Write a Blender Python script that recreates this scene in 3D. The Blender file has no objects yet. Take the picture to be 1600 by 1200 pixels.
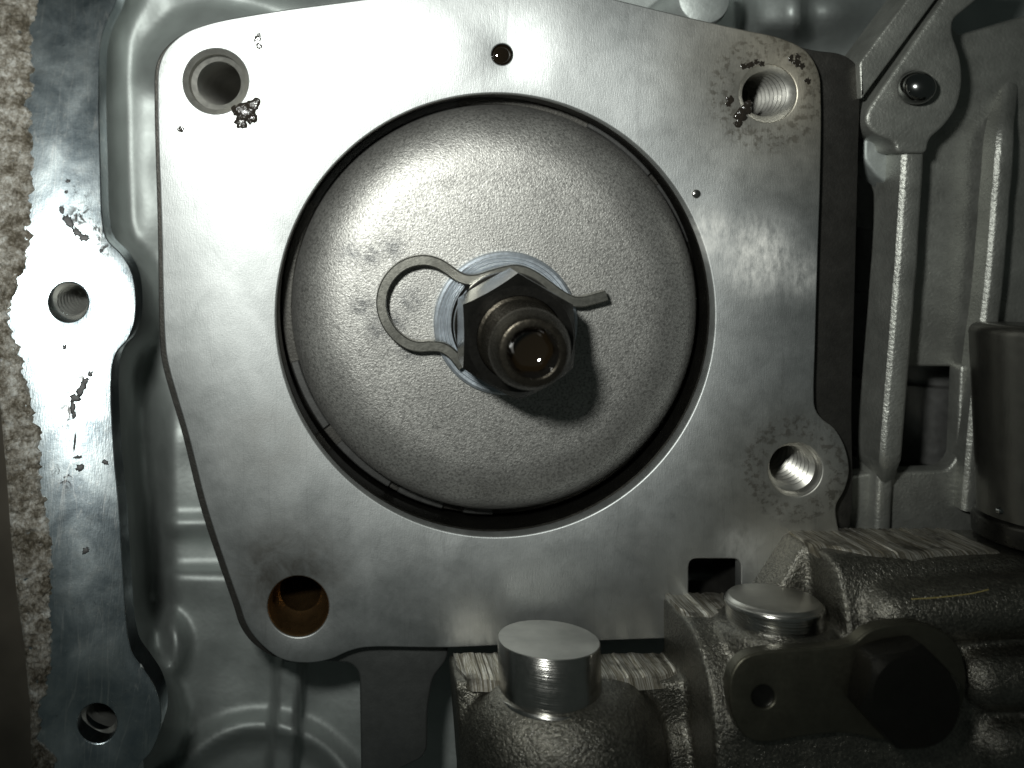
import bpy, bmesh, math, random
from mathutils import Vector, Matrix, noise
random.seed(7)
S = bpy.context.scene
COL = S.collection

# ------------------------------------------------------------------ camera
# 1 unit = 1 cm; 100 photo pixels = 1 cm on the face of the steel plate (z = 0)
D = 14.0
FOOT = (560.0, 260.0)                       # pixel straight below the lens
CX, CY = (FOOT[0]-800)/100, (600-FOOT[1])/100
cam = bpy.data.cameras.new('camera'); camo = bpy.data.objects.new('camera', cam)
COL.objects.link(camo); S.camera = camo
camo.location = (CX, CY, D)
cam.sensor_width = 36; cam.lens = 36*D*100/1600
cam.shift_x = (800-FOOT[0])/1600; cam.shift_y = -(600-FOOT[1])/1600
cam.clip_start = 0.1; cam.clip_end = 200
cam.dof.use_dof = True; cam.dof.focus_distance = D-0.6
cam.dof.aperture_fstop = (cam.lens/1000)/0.24
CAMV = Vector((CX, CY, D))

# ------------------------------------------------------------------ world, flash, exposure
w = bpy.data.worlds.new('World'); S.world = w; w.use_nodes = True
bg = w.node_tree.nodes['Background']
bg.inputs[0].default_value = (0.84, 1.0, 0.93, 1); bg.inputs[1].default_value = 0.036
S.view_settings.view_transform = 'Standard'; S.view_settings.look = 'None'
S.view_settings.exposure = 0; S.view_settings.gamma = 1
def flash_lamp():
    l = bpy.data.lights.new('camera_flash', 'SPOT')
    l.energy = 13000; l.spot_size = math.radians(94); l.spot_blend = 1.0; l.shadow_soft_size = 0.62
    l.color = (0.97, 1.0, 0.955)
    o = bpy.data.objects.new('camera_flash', l); COL.objects.link(o)
    o.location = ((330-800)/100, (600-0)/100, 13.0)
    tgt = Vector(((620-800)/100, (600-120)/100, 0))
    o.rotation_euler = (tgt-o.location).to_track_quat('-Z', 'Y').to_euler()
flash_lamp()

# ------------------------------------------------------------------ helpers
def ray_plane(px, py, p0, n):
    t = Vector(((px-800)/100, (600-py)/100, 0)) - CAMV
    k = (p0-CAMV).dot(n)/t.dot(n)
    return CAMV + t*k
ZN = Vector((0, 0, 1))
def P(px, py, z=0.0):
    return ray_plane(px, py, Vector((0, 0, z)), ZN)
def proj(v):
    d = v-CAMV; k = -D/d.z
    q = CAMV+d*k
    return (q.x*100+800, 600-q.y*100)
def sm(a, b, x):
    t = min(1, max(0, (x-a)/(b-a))); return t*t*(3-2*t)

def root_loc(p):
    while p.parent: p = p.parent
    return p.location.copy()
def thing(name, label, cat, loc, group=None):
    o = bpy.data.objects.new(name, None); COL.objects.link(o); o.location = loc
    o.empty_display_size = 0.3
    o['label'] = label; o['category'] = cat
    if group: o['group'] = group
    return o
def obj(name, me, mat, parent=None, label=None, cat=None, loc=None, group=None, kind=None, sharp=35):
    """me = (verts in world coordinates, faces) ; one mesh object"""
    vs, fs = me
    base = root_loc(parent) if parent else (Vector(loc) if loc is not None else Vector((0, 0, 0)))
    m = bpy.data.meshes.new(name)
    m.from_pydata([tuple(Vector(v)-base) for v in vs], [], fs); m.validate(); m.update()
    bm = bmesh.new(); bm.from_mesh(m); bmesh.ops.recalc_face_normals(bm, faces=bm.faces[:]) if sharp is not None and False else None
    bm.free()
    for p in m.polygons: p.use_smooth = True
    if sharp: m.set_sharp_from_angle(angle=math.radians(sharp))
    m.materials.append(mat)
    o = bpy.data.objects.new(name, m); COL.objects.link(o)
    if parent: o.parent = parent
    else: o.location = base
    if label: o['label'] = label
    if cat: o['category'] = cat
    if group: o['group'] = group
    if kind: o['kind'] = kind
    return o
def merge(*ms):
    V = []; F = []
    for vs, fs in ms:
        k = len(V); V += list(vs); F += [tuple(i+k for i in f) for f in fs]
    return V, F

def catmull(pts, sub=6, closed=True):
    n = len(pts); out = []
    rng = range(n if closed else n-1)
    for i in rng:
        if closed: p0, p1, p2, p3 = pts[i-1], pts[i], pts[(i+1) % n], pts[(i+2) % n]
        else: p0, p1, p2, p3 = pts[max(0, i-1)], pts[i], pts[i+1], pts[min(n-1, i+2)]
        p0, p1, p2, p3 = map(Vector, (p0, p1, p2, p3))
        # centripetal
        t1 = max(1e-6, (p1-p0).length**.5) if (p1-p0).length > 0 else 1e-3
        t2 = t1+max(1e-6, (p2-p1).length**.5); t3 = t2+(max(1e-6, (p3-p2).length**.5) if (p3-p2).length > 0 else 1e-3)
        for k in range(sub):
            t = t1+(t2-t1)*k/sub
            a1 = p0*((t1-t)/t1)+p1*(t/t1); a2 = p1*((t2-t)/(t2-t1))+p2*((t-t1)/(t2-t1)); a3 = p2*((t3-t)/(t3-t2))+p3*((t-t2)/(t3-t2))
            b1 = a1*((t2-t)/t2)+a2*(t/t2); b2 = a2*((t3-t)/(t3-t1))+a3*((t-t1)/(t3-t1))
            out.append(b1*((t2-t)/(t2-t1))+b2*((t-t1)/(t2-t1)))
    if not closed: out.append(Vector(pts[-1]))
    return out
def rounded(pts, r, seg=5):
    """polygon with each corner rounded; r a number or one per corner"""
    n = len(pts); out = []
    for i in range(n):
        p = Vector(pts[i]); a = Vector(pts[i-1])-p; b = Vector(pts[(i+1) % n])-p
        rr = r[i] if isinstance(r, (list, tuple)) else r
        d = min(rr, a.length*.48, b.length*.48)
        if d < 1e-4: out.append(p); continue
        p1 = p+a.normalized()*d; p2 = p+b.normalized()*d
        for k in range(seg+1):
            t = k/seg; out.append(p1*((1-t)**2)+p*(2*t*(1-t))+p2*(t*t))
    return out
def circ(cx, cy, r, n=64, ry=None):
    ry = ry or r
    return [(cx+r*math.cos(2*math.pi*i/n), cy+ry*math.sin(2*math.pi*i/n)) for i in range(n)]

def area2(l):
    return sum(l[i-1].x*l[i].y-l[i].x*l[i-1].y for i in range(len(l)))/2
def offset_loop(l, d):
    """d > 0 shrinks a counter-clockwise loop, grows a clockwise one (always into the material)"""
    n = len(l); out = []
    for i in range(n):
        e1 = (l[i]-l[i-1]); e2 = (l[(i+1) % n]-l[i])
        if e1.length < 1e-7: e1 = e2
        if e2.length < 1e-7: e2 = e1
        e1 = e1.normalized(); e2 = e2.normalized()
        n1 = Vector((-e1.y, e1.x)); n2 = Vector((-e2.y, e2.x)); m = n1+n2
        if m.length < 1e-3: m = n1
        m.normalize(); k = max(.5, m.dot(n1))
        out.append(l[i]+m*(d/k))
    return out
def slab(outer, holes, p0, n, thick, bev=0.03, seg=3, bottom=False, ext=None):
    """plate with its face on plane (p0, n), outline in photo pixels traced on that plane"""
    n = n.normalized(); u = Vector((1, 0, 0)); u = (u-n*u.dot(n)).normalized(); v = n.cross(u)
    def to2(p):
        q = ray_plane(p[0], p[1], p0, n)-p0; return Vector((q.dot(u), q.dot(v)))
    return slab2([to2(p) for p in outer], [[to2(p) for p in h] for h in holes], p0, u, v, n, thick, bev, seg, bottom, ext)
def slab2(outer, holes, p0, u, v, n, thick, bev=0.03, seg=3, bottom=False, ext=None):
    ext = ext or n
    loops = []
    for k, l in enumerate([outer]+holes):
        l = [Vector(p) for p in l]
        l = [l[i] for i in range(len(l)) if (l[i]-l[i-1]).length > 1e-5]
        a = area2(l)
        if (a < 0) == (k == 0): l.reverse()
        loops.append(l)
    bm = bmesh.new(); tops = []; bots = []
    for l in loops:
        rings = []
        for s in range(seg+1):
            a = math.pi/2*s/seg
            ins = bev*(1-math.sin(a)); dz = -bev*(1-math.cos(a))
            rings.append([(q, dz) for q in offset_loop(l, ins)])
        rings.append([(q, -thick) for q in l])
        vr = [[bm.verts.new(p0+u*q.x+v*q.y+(n*dz if k < len(rings)-1 else ext*dz)) for q, dz in r] for k, r in enumerate(rings)]
        for a, b in zip(vr, vr[1:]):
            for i in range(len(a)):
                bm.faces.new((a[i-1], b[i-1], b[i], a[i]))
        tops.append(vr[0]); bots.append(vr[-1])
    def cap(ls, nn):
        es = []
        for r in ls:
            for i in range(len(r)):
                e = bm.edges.get((r[i-1], r[i])) or bm.edges.new((r[i-1], r[i])); es.append(e)
        bmesh.ops.triangle_fill(bm, use_beauty=True, use_dissolve=False, edges=es, normal=nn)
    cap(tops, n)
    if bottom: cap(bots, -n)
    bmesh.ops.recalc_face_normals(bm, faces=bm.faces[:])
    bm.verts.index_update()
    # make sure the face looks along n
    best = max(bm.faces, key=lambda f: abs(f.normal.dot(n))*f.calc_area())
    if best.normal.dot(n) < 0: bmesh.ops.reverse_faces(bm, faces=bm.faces[:])
    r = ([v_.co.copy() for v_ in bm.verts], [tuple(v_.index for v_ in f.verts) for f in bm.faces]); bm.free()
    return r
def frame(axis):
    a = Vector(axis).normalized(); h = Vector((0, 1, 0)) if abs(a.y) < .9 else Vector((0, 0, 1))
    u = h.cross(a).normalized(); return u, a.cross(u), a
def lathe(prof, c, axis=(0, 0, 1), seg=96, a0=0, a1=2*math.pi, rfun=None, sx=1.0):
    """prof = [(r, h)] from top centre / inside outwards; outside on the right of the path"""
    u, v, a = frame(axis); c = Vector(c); full = abs(a1-a0-2*math.pi) < 1e-6
    n = seg if full else seg+1; V = []; F = []
    for j, (r, h) in enumerate(prof):
        for i in range(n):
            t = a0+(a1-a0)*i/seg
            rr = rfun(r, h, t) if rfun else r
            V.append(c+u*(rr*math.cos(t)*sx)+v*(rr*math.sin(t))+a*h)
    for j in range(len(prof)-1):
        for i in range(seg if full else seg):
            k = (i+1) % n if full else i+1
            F.append((j*n+i, (j+1)*n+i, (j+1)*n+k, j*n+k))
    if prof[0][0] > 1e-4 and False: pass
    return V, F
def arc_prof(cx, cz, r, t0, t1, n=8):
    return [(cx+r*math.cos(math.radians(t0+(t1-t0)*i/n)), cz+r*math.sin(math.radians(t0+(t1-t0)*i/n))) for i in range(n+1)]
def bore(cpx, cpy, r_px, z0, depth, thread=True, chamf=.07, pitch=.125, rin=.86, ax=(0, 0, 1), c=None, smooth_len=0.0):
    r = r_px/100*(D-z0)/D
    p = [(r+.02, -.012), (r*1.0, -.03), (r*(rin+.02), -.03-chamf)]
    h = -.03-chamf-smooth_len
    if smooth_len: p.append((r*(rin+.02), h))
    if thread:
        while h > -depth:
            p += [(r*(rin-.15), h-pitch*.42), (r*(rin-.15), h-pitch*.55), (r*rin, h-pitch*.92), (r*rin, h-pitch)]
            h -= pitch
    else:
        p.append((r*rin, -depth))
    p += [(r*(rin-.12), -depth-.02), (0.001, -depth-.25)]
    return lathe(p, c if c is not None else P(cpx, cpy, z0), ax, 72)

# ------------------------------------------------------------------ materials
class N:
    def __init__(s, name):
        s.m = bpy.data.materials.new(name); s.m.use_nodes = True; s.t = s.m.node_tree; s.t.nodes.clear()
        s.out = s.t.nodes.new('ShaderNodeOutputMaterial'); s.b = s.t.nodes.new('ShaderNodeBsdfPrincipled')
        s.t.links.new(s.b.outputs[0], s.out.inputs[0]); s.geo = s.t.nodes.new('ShaderNodeNewGeometry')
        s.pos = s.geo.outputs['Position']
    def nd(s, t, **k):
        n = s.t.nodes.new(t)
        for a, b in k.items(): setattr(n, a, b)
        return n
    def ln(s, a, b): s.t.links.new(a, b)
    def mapping(s, scale=(1, 1, 1), rot=(0, 0, 0), loc=(0, 0, 0)):
        n = s.nd('ShaderNodeMapping'); s.ln(s.pos, n.inputs[0])
        n.inputs['Scale'].default_value = scale; n.inputs['Rotation'].default_value = rot; n.inputs['Location'].default_value = loc
        return n.outputs[0]
    def noise(s, scale, detail=4, rough=.55, vec=None, dist=0):
        n = s.nd('ShaderNodeTexNoise'); s.ln(vec or s.pos, n.inputs['Vector'])
        n.inputs['Scale'].default_value = scale; n.inputs['Detail'].default_value = detail
        n.inputs['Roughness'].default_value = rough; n.inputs['Distortion'].default_value = dist
        return n.outputs['Fac']
    def vor(s, scale, vec=None, feature='F1'):
        n = s.nd('ShaderNodeTexVoronoi', feature=feature); s.ln(vec or s.pos, n.inputs['Vector']); n.inputs['Scale'].default_value = scale
        return n.outputs['Distance']
    def ramp(s, f, stops):
        n = s.nd('ShaderNodeValToRGB'); s.ln(f, n.inputs[0]); e = n.color_ramp.elements
        while len(e) < len(stops): e.new(.5)
        for x, (p, c) in zip(e, stops):
            x.position = p; x.color = (c, c, c, 1) if not isinstance(c, (tuple, list)) else (*c, 1)
        return n.outputs[0]
    def math(s, op, a, b=None, c=None, clamp=False):
        n = s.nd('ShaderNodeMath', operation=op, use_clamp=clamp)
        for i, x in enumerate((a, b, c)):
            if x is None: continue
            if isinstance(x, (int, float)): n.inputs[i].default_value = x
            else: s.ln(x, n.inputs[i])
        return n.outputs[0]
    def mix(s, f, a, b, mode='MIX'):
        n = s.nd('ShaderNodeMix', data_type='RGBA', blend_type=mode)
        for i, x in ((0, f), (6, a), (7, b)):
            if isinstance(x, (int, float)): n.inputs[i].default_value = x
            elif isinstance(x, (tuple, list)): n.inputs[i].default_value = (*x, 1)
            else: s.ln(x, n.inputs[i])
        return n.outputs[2]
    def bump(s, pairs):
        prev = None
        for h, st, dist in pairs:
            n = s.nd('ShaderNodeBump'); s.ln(h, n.inputs['Height']); n.inputs['Strength'].default_value = st; n.inputs['Distance'].default_value = dist
            if prev: s.ln(prev, n.inputs['Normal'])
            prev = n.outputs[0]
        s.ln(prev, s.b.inputs['Normal'])
    def set(s, **k):
        for a, b in k.items():
            i = s.b.inputs[a.replace('_', ' ')]
            if isinstance(b, (int, float)): i.default_value = b
            elif isinstance(b, (tuple, list)): i.default_value = (*b, 1)
            else: s.ln(b, i)
    def spot(s, px, py, r0, r1, z=0.0):
        """1 inside r0, 0 outside r1 (cm) round a place on the plate"""
        c = P(px, py, z)
        sx = s.nd('ShaderNodeVectorMath', operation='DISTANCE')
        fl = s.nd('ShaderNodeVectorMath', operation='MULTIPLY'); s.ln(s.pos, fl.inputs[0]); fl.inputs[1].default_value = (1, 1, 0)
        s.ln(fl.outputs[0], sx.inputs[0]); sx.inputs[1].default_value = (c.x, c.y, 0)
        m = s.nd('ShaderNodeMapRange', interpolation_type='SMOOTHSTEP'); s.ln(sx.outputs['Value'], m.inputs[0])
        m.inputs[1].default_value = r0; m.inputs[2].default_value = r1; m.inputs[3].default_value = 1; m.inputs[4].default_value = 0
        return m.outputs[0]

def simple_metal(name, col, rough, metal=1.0, grain=None, gst=.3, gd=.01, var=.15, vs=1.5, coat=0, scr=None):
    n = N(name); v = n.noise(vs, 5, .6)
    f = n.ramp(v, [(.25, 1-var), (.75, 1+0*var)])
    n.set(Base_Color=n.mix(1.0, col, f, 'MULTIPLY'), Metallic=metal, Coat_Weight=coat, Coat_Roughness=.15)
    n.set(Roughness=n.math('MULTIPLY_ADD', n.noise(vs*4, 4, .6), .18, rough-.09))
    prs = []
    if grain: prs.append((n.noise(grain, 3, .6), gst, gd))
    if scr: prs.append((n.noise(1, 2, .5, n.mapping(scr[0], scr[2] if len(scr) > 2 else (0, 0, 0))), scr[1], .004))
    if prs: n.bump(prs)
    return n.m

def plate_material():
    n = N('ground_steel')
    brush = n.noise(1, 3, .6, n.mapping((60, 9, 1), (0, 0, math.radians(-14))))
    blot = n.noise(1.1, 5, .6, dist=.6); fine = n.noise(38, 3, .65)
    col = n.mix(n.ramp(blot, [(.3, 0), (.7, 1)]), (.38, .395, .39), (.52, .535, .53))
    warm = n.spot(1300, 60, .3, 3.4); col = n.mix(n.math('MULTIPLY', warm, .75), col, (.50, .44, .33))
    warm2 = n.spot(1240, 780, .2, 2.2); col = n.mix(n.math('MULTIPLY', warm2, .5), col, (.44, .41, .34))
    # oily grime rings pressed round the bolt holes, broken up in blotches
    g = None
    blob = n.ramp(n.noise(8.5, 3, .6, dist=.15), [(.48, .08), (.60, 1)])
    for x, y, ri, ro in ((1200, 145, .62, .92), (1243, 733, .58, .82), (337, 127, .62, .85)):
        a = n.math('SUBTRACT', n.spot(x, y, ro-.08, ro+.12), n.spot(x, y, ri-.18, ri))
        a = n.math('MULTIPLY', n.math('MULTIPLY', a, blob, clamp=True), .62 if x > 900 else .25)
        g = a if g is None else n.math('MAXIMUM', g, a)
    a = n.math('MULTIPLY', n.spot(450, 900, .3, 1.25), n.ramp(n.noise(2.2, 5, .6, dist=.8), [(.35, .15), (.65, .75)])); g = n.math('MAXIMUM', g, a)
    for x, y, r, k in ((420, 690, 1.1, .35), (700, 700, .5, .0), (560, 720, .7, .0), (980, 960, 1.3, .3), (1000, 860, .8, .2)):
        if k: g = n.math('MAXIMUM', g, n.math('MULTIPLY', n.math('MULTIPLY', n.spot(x, y, .1, r), n.ramp(blot, [(.35, 0), (.6, 1)])), k))
    col = n.mix(g, col, (.07, .058, .04))
    # long fine scratches
    sc = n.ramp(n.noise(1, 2, .4, n.mapping((3.2, .12, 1), (0, 0, math.radians(24)), (2, 5, 0))), [(.495, 0), (.5, 1), (.505, 0)])
    col = n.mix(n.math('MULTIPLY', sc, .16), col, (.12, .12, .12))
    caustic = n.math('MAXIMUM', n.math('MULTIPLY', n.spot(1110, 365, .0, .7), .8), n.math('MAXIMUM', n.spot(1185, 400, .05, .95), n.math('MULTIPLY', n.spot(1250, 425, .0, .7), .6)))  # reflected light right of the bore, painted into the plate colour
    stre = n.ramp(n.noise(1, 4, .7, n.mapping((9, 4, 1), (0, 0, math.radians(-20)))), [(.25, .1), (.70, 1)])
    caustic2 = n.math('MULTIPLY', n.math('MAXIMUM', n.spot(1155, 855, .0, .6), n.spot(720, 990, .0, .6)), .38)  # two fainter painted patches of reflected light lower down
    caustic = n.math('MULTIPLY', n.math('MAXIMUM', caustic, caustic2), stre)
    col = n.mix(caustic, col, (.82, .81, .77))
    n.set(Base_Color=col, Metallic=n.math('MULTIPLY_ADD', caustic, -.6, 1.0))
    # the painted patches of reflected light are also rougher than the steel round them
    rg = n.math('MULTIPLY_ADD', n.noise(3, 5, .7), .20, .42); rg = n.math('MULTIPLY_ADD', g, .1, rg); rg = n.math('MULTIPLY_ADD', caustic, .22, rg)
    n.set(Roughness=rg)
    n.bump([(brush, .34, .006), (fine, .22, .006), (n.noise(2.2, 3, .5), .02, .05), (stre, n.math('MULTIPLY', caustic, 0) if False else .03, .02)])
    return n.m

def piston_material():
    n = N('blasted_aluminium')
    blot = n.noise(1.3, 4, .6)
    col = n.mix(n.ramp(blot, [(.3, 0), (.7, 1)]), (.275, .27, .255), (.36, .355, .335))
    sp = n.ramp(n.noise(26, 2, .6), [(.35, .62), (.5, 1), (.7, 1.25)]); col = n.mix(1, col, sp, 'MULTIPLY')
    g = None; br = n.ramp(n.noise(9, 4, .7), [(.38, .25), (.58, 1)])
    for x, y, r in ((548, 395, .32), (612, 388, .30), (580, 400, .25), (566, 478, .30), (640, 468, .34), (592, 512, .34), (620, 500, .3), (640, 545, .3)):
        a = n.math('MULTIPLY', n.spot(x, y, .02, r, -.1), br); g = a if g is None else n.math('MAXIMUM', g, a)
    col = n.mix(n.math('MULTIPLY', g, .75), col, (.06, .062, .065))
    n.set(Base_Color=col, Metallic=.85, Roughness=n.math('MULTIPLY_ADD', n.noise(20, 2, .5), .2, .40))
    n.bump([(n.noise(36, 2, .55), .46, .015), (n.noise(75, 2, .5), .35, .006)])
    return n.m

def flange_material():
    n = N('milled_aluminium_face')
    blot = n.noise(1.4, 6, .65, dist=.4); mil = n.noise(1, 3, .6, n.mapping((50, 7, 7), (0, 0, math.radians(-35))))
    col = n.mix(n.ramp(blot, [(.35, 0), (.65, 1)]), (.32, .38, .42), (.52, .58, .60))
    peel = n.ramp(n.noise(4.5, 6, .7, dist=1.0), [(.52, 0), (.60, 1)]); col = n.mix(n.math('MULTIPLY', peel, .22), col, (.62, .64, .62))
    dk = n.ramp(n.noise(7, 5, .7), [(.66, 0), (.72, 1)]); col = n.mix(n.math('MULTIPLY', dk, .7), col, (.09, .10, .11))
    # dark flaked-off gasket residue running down the middle of the face
    g = None; br = n.ramp(n.noise(5, 4, .7, dist=.8), [(.52, 0), (.56, 1)])
    for x, y, r in ((104, 300, .14), (106, 340, .2), (130, 372, .2), (122, 615, .2), (115, 640, .2), (132, 595, .16), (120, 725, .18), (150, 395, .1)):
        a = n.math('MULTIPLY', n.spot(x, y, r*.4, r*1.5, .2), br); g = a if g is None else n.math('MAXIMUM', g, a)
    col = n.mix(g, col, (.05, .05, .05))
    sc = n.ramp(n.noise(1, 2, .4, n.mapping((4.5, .22, 1), (0, 0, math.radians(-12)), (1, 3, 0))), [(.492, 0), (.5, 1), (.508, 0)])
    sd = n.ramp(n.noise(1, 2, .4, n.mapping((7, .3, 1), (0, 0, math.radians(38)), (4, 1, 0))), [(.493, 0), (.5, 1), (.507, 0)])
    sc = n.math('MAXIMUM', sc, n.math('MULTIPLY', sd, .7))
    col = n.mix(n.math('MULTIPLY', sc, .6), col, (.8, .82, .81))
    fl = n.ramp(n.noise(16, 3, .6), [(.66, 0), (.70, 1)]); col = n.mix(n.math('MULTIPLY', fl, .5), col, (.75, .77, .75))
    n.set(Base_Color=col, Metallic=1.0, Roughness=n.math('MULTIPLY_ADD', blot, .20, .14))
    n.bump([(mil, .22, .006), (n.noise(26, 3, .6), .12, .005)])
    return n.m

def crust_material():
    n = N('corroded_dirt_crust')
    f = n.noise(3.2, 9, .85)
    col = n.ramp(f, [(.32, (.02, .016, .010)), (.44, (.10, .084, .058)), (.53, (.30, .28, .24)), (.64, (.62, .62, .59))])
    n.set(Base_Color=col, Metallic=.25, Roughness=.42)
    n.bump([(n.noise(18, 5, .75), .8, .05), (n.noise(55, 3, .6), .5, .015)])
    return n.m

def cast_iron_material():
    n = N('oily_cast_iron')
    f = n.noise(2, 5, .6)
    col = n.ramp(f, [(.3, (.105, .10, .082)), (.7, (.20, .19, .156))])
    sp = n.ramp(n.noise(24, 2, .6), [(.35, .6), (.55, 1), (.72, 1.3)]); col = n.mix(1, col, sp, 'MULTIPLY')
    n.set(Base_Color=col, Metallic=.9, Roughness=n.math('MULTIPLY_ADD', n.noise(9, 3, .6), .25, .22), Coat_Weight=.7, Coat_Roughness=.16)
    n.bump([(n.noise(18, 3, .6), .7, .03), (n.noise(42, 3, .6), .7, .016)])
    nn = n.b.inputs['Normal'].links[0].from_socket; n.ln(nn, n.b.inputs['Coat Normal'])
    return n.m

def grime_material():
    n = N('black_oily_grime'); n.set(Base_Color=(.016, .013, .010), Roughness=.16, Metallic=0, Coat_Weight=.6)
    n.bump([(n.noise(14, 3, .6), .6, .04)]); return n.m

M = {}
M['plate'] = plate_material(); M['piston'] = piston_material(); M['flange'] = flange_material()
M['crust'] = crust_material(); M['iron'] = cast_iron_material(); M['grime'] = grime_material()
M['cast'] = simple_metal('sand_cast_aluminium', (.42, .45, .435), .58, .7, 14, .35, .02, .3, 1.2)
M['cast_r'] = simple_metal('die_cast_aluminium', (.34, .345, .315), .40, .65, 20, .6, .022, .45, 1.6)
M['boreal'] = simple_metal('bare_bore_steel', (.50, .49, .45), .38, .92, 30, .1, .004, .3, 3)
M['boretap'] = simple_metal('tapped_aluminium', (.48, .48, .45), .40, .85, 30, .1, .004, .3, 3)
M['borerust'] = simple_metal('oil_browned_bore', (.27, .165, .075), .28, .92, 20, .25, .01, .5, 2)
M['backing'] = simple_metal('dark_backing_steel', (.075, .072, .065), .48, .8, 28, .5, .012, .35, 3)
M['bracket'] = simple_metal('dull_grey_steel', (.15, .155, .15), .5, .8, 22, .3, .01, .2, 2)
M['darksteel'] = simple_metal('dark_and_shaded_steel', (.05, .048, .042), .30, .9, 30, .25, .008, .4, 4)  # on the bore wall this dark tone stands for shade
M['nutsteel'] = simple_metal('oiled_dark_steel', (.05, .047, .042), .2, .9, 24, .3, .01, .45, 5, 0.2)
M['studend'] = simple_metal('worn_stud_steel', (.075, .066, .052), .27, .95, 24, .3, .01, .4, 5)
M['zinc'] = simple_metal('zinc_washer', (.52, .57, .62), .42, .85, 26, .25, .008, .35, 6)
M['clip'] = simple_metal('spring_steel', (.27, .265, .235), .34, .95, 34, .25, .006, .25, 4)
M['bolt'] = simple_metal('shaded_bolt_steel', (.035, .033, .028), .30, .8, 30, .25, .008, .3, 4)  # near-black tone puts the lens shadow of this corner into the colour
M['segment'] = simple_metal('ring_steel', (.085, .085, .082), .5, .8, 22, .3, .008, .3, 3)
M['residue'] = simple_metal('old_gasket_residue', (.045, .045, .045), .55, 0, 30, .4, .01, .4, 6)
M['pin'] = simple_metal('polished_pin_steel', (.48, .47, .44), .22, 1, 40, .05, .003, .15, 3, 0, ((.4, 75, .4), 1.0))
M['pintop'] = simple_metal('turned_pin_face', (.60, .59, .55), .34, 1, 40, .1, .004, .5, 1.3, 0, ((2, 2, 30), .4))  # light and dark blotches paint streaky reflections on the pin ends
def pad_material():
    n = N('milled_iron_face'); ls = n.noise(1, 4, .75, n.mapping((48, 1.2, 1.6))); bl = n.noise(2.5, 4, .6)
    col = n.ramp(ls, [(.30, (.10, .085, .06)), (.46, (.30, .27, .21)), (.62, (.70, .68, .63))])
    col = n.mix(n.ramp(bl, [(.52, 0), (.66, .75)]), col, (.05, .045, .035))
    n.set(Base_Color=col, Metallic=.85, Roughness=n.math('MULTIPLY_ADD', bl, .2, .30)); n.bump([(ls, .55, .010)])
    return n.m
M['pad'] = pad_material()
M['ball'] = simple_metal('bearing_steel', (.22, .225, .22), .16, 1)
M['can'] = simple_metal('drawn_steel_can', (.17, .165, .145), .34, .9, 26, .15, .006, .3, 2, 0, ((26, .5, 26), .35))
M['lockplate'] = simple_metal('stamped_dark_steel', (.105, .10, .075), .4, .85, 26, .25, .008, .3, 4, 0, ((3, 30, 3), .35, (0, 0, math.radians(8))))
M['drum'] = simple_metal('dark_drum_steel', (.26, .26, .25), .42, .9, 14, .2, .01, .3, 2)
o_ = N('engine_oil'); o_.set(Base_Color=(.006, .004, .002), Roughness=.03, Metallic=0, Coat_Weight=1.0); M['oil'] = o_.m
o_ = N('yellow_fibre'); o_.set(Base_Color=(.40, .32, .10), Roughness=.5); M['fibre'] = o_.m
o_ = N('brown_ground'); o_.set(Base_Color=o_.ramp(o_.noise(.6, 4, .6), [(.3, (.10, .085, .066)), (.7, (.19, .165, .13))]), Roughness=.8); M['ground'] = o_.m

# ------------------------------------------------------------------ background surface
obj('ground', ([(-40, -40, -9), (40, -40, -9), (40, 40, -9), (-40, 40, -9)], [(0, 1, 2, 3)]), M['ground'], kind='structure')

# ------------------------------------------------------------------ transmission case
case = thing('gearbox_case', 'grey cast aluminium gearbox case with a milled flange along the left edge', 'casing', (0, 0, -6))
FP0 = P(130, 590, .25); FN = Vector((.21, .285, 1)).normalized()
FL_IN = [(186, -60), (183, 0), (168, 32), (159, 60), (155, 130), (157, 250), (161, 350), (168, 374), (190, 397), (205, 422), (212, 455), (211, 500),
         (200, 530), (183, 550), (175, 580), (178, 700), (187, 800), (193, 900), (205, 1015), (224, 1045), (243, 1075), (252, 1110), (250, 1140), (236, 1175), (215, 1200), (205, 1260)]
def edge_x(py):
    for (x0, y0), (x1, y1) in zip(FL_IN, FL_IN[1:]):
        if y0 <= py <= y1: return x0+(x1-x0)*(py-y0)/(y1-y0)
    return FL_IN[0][0] if py < FL_IN[0][1] else FL_IN[-1][0]
def seg_d(px, py, a, b):
    vx, vy = b[0]-a[0], b[1]-a[1]; t = max(0, min(1, ((px-a[0])*vx+(py-a[1])*vy)/(vx*vx+vy*vy)))
    return math.hypot(px-a[0]-t*vx, py-a[1]-t*vy), t
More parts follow.
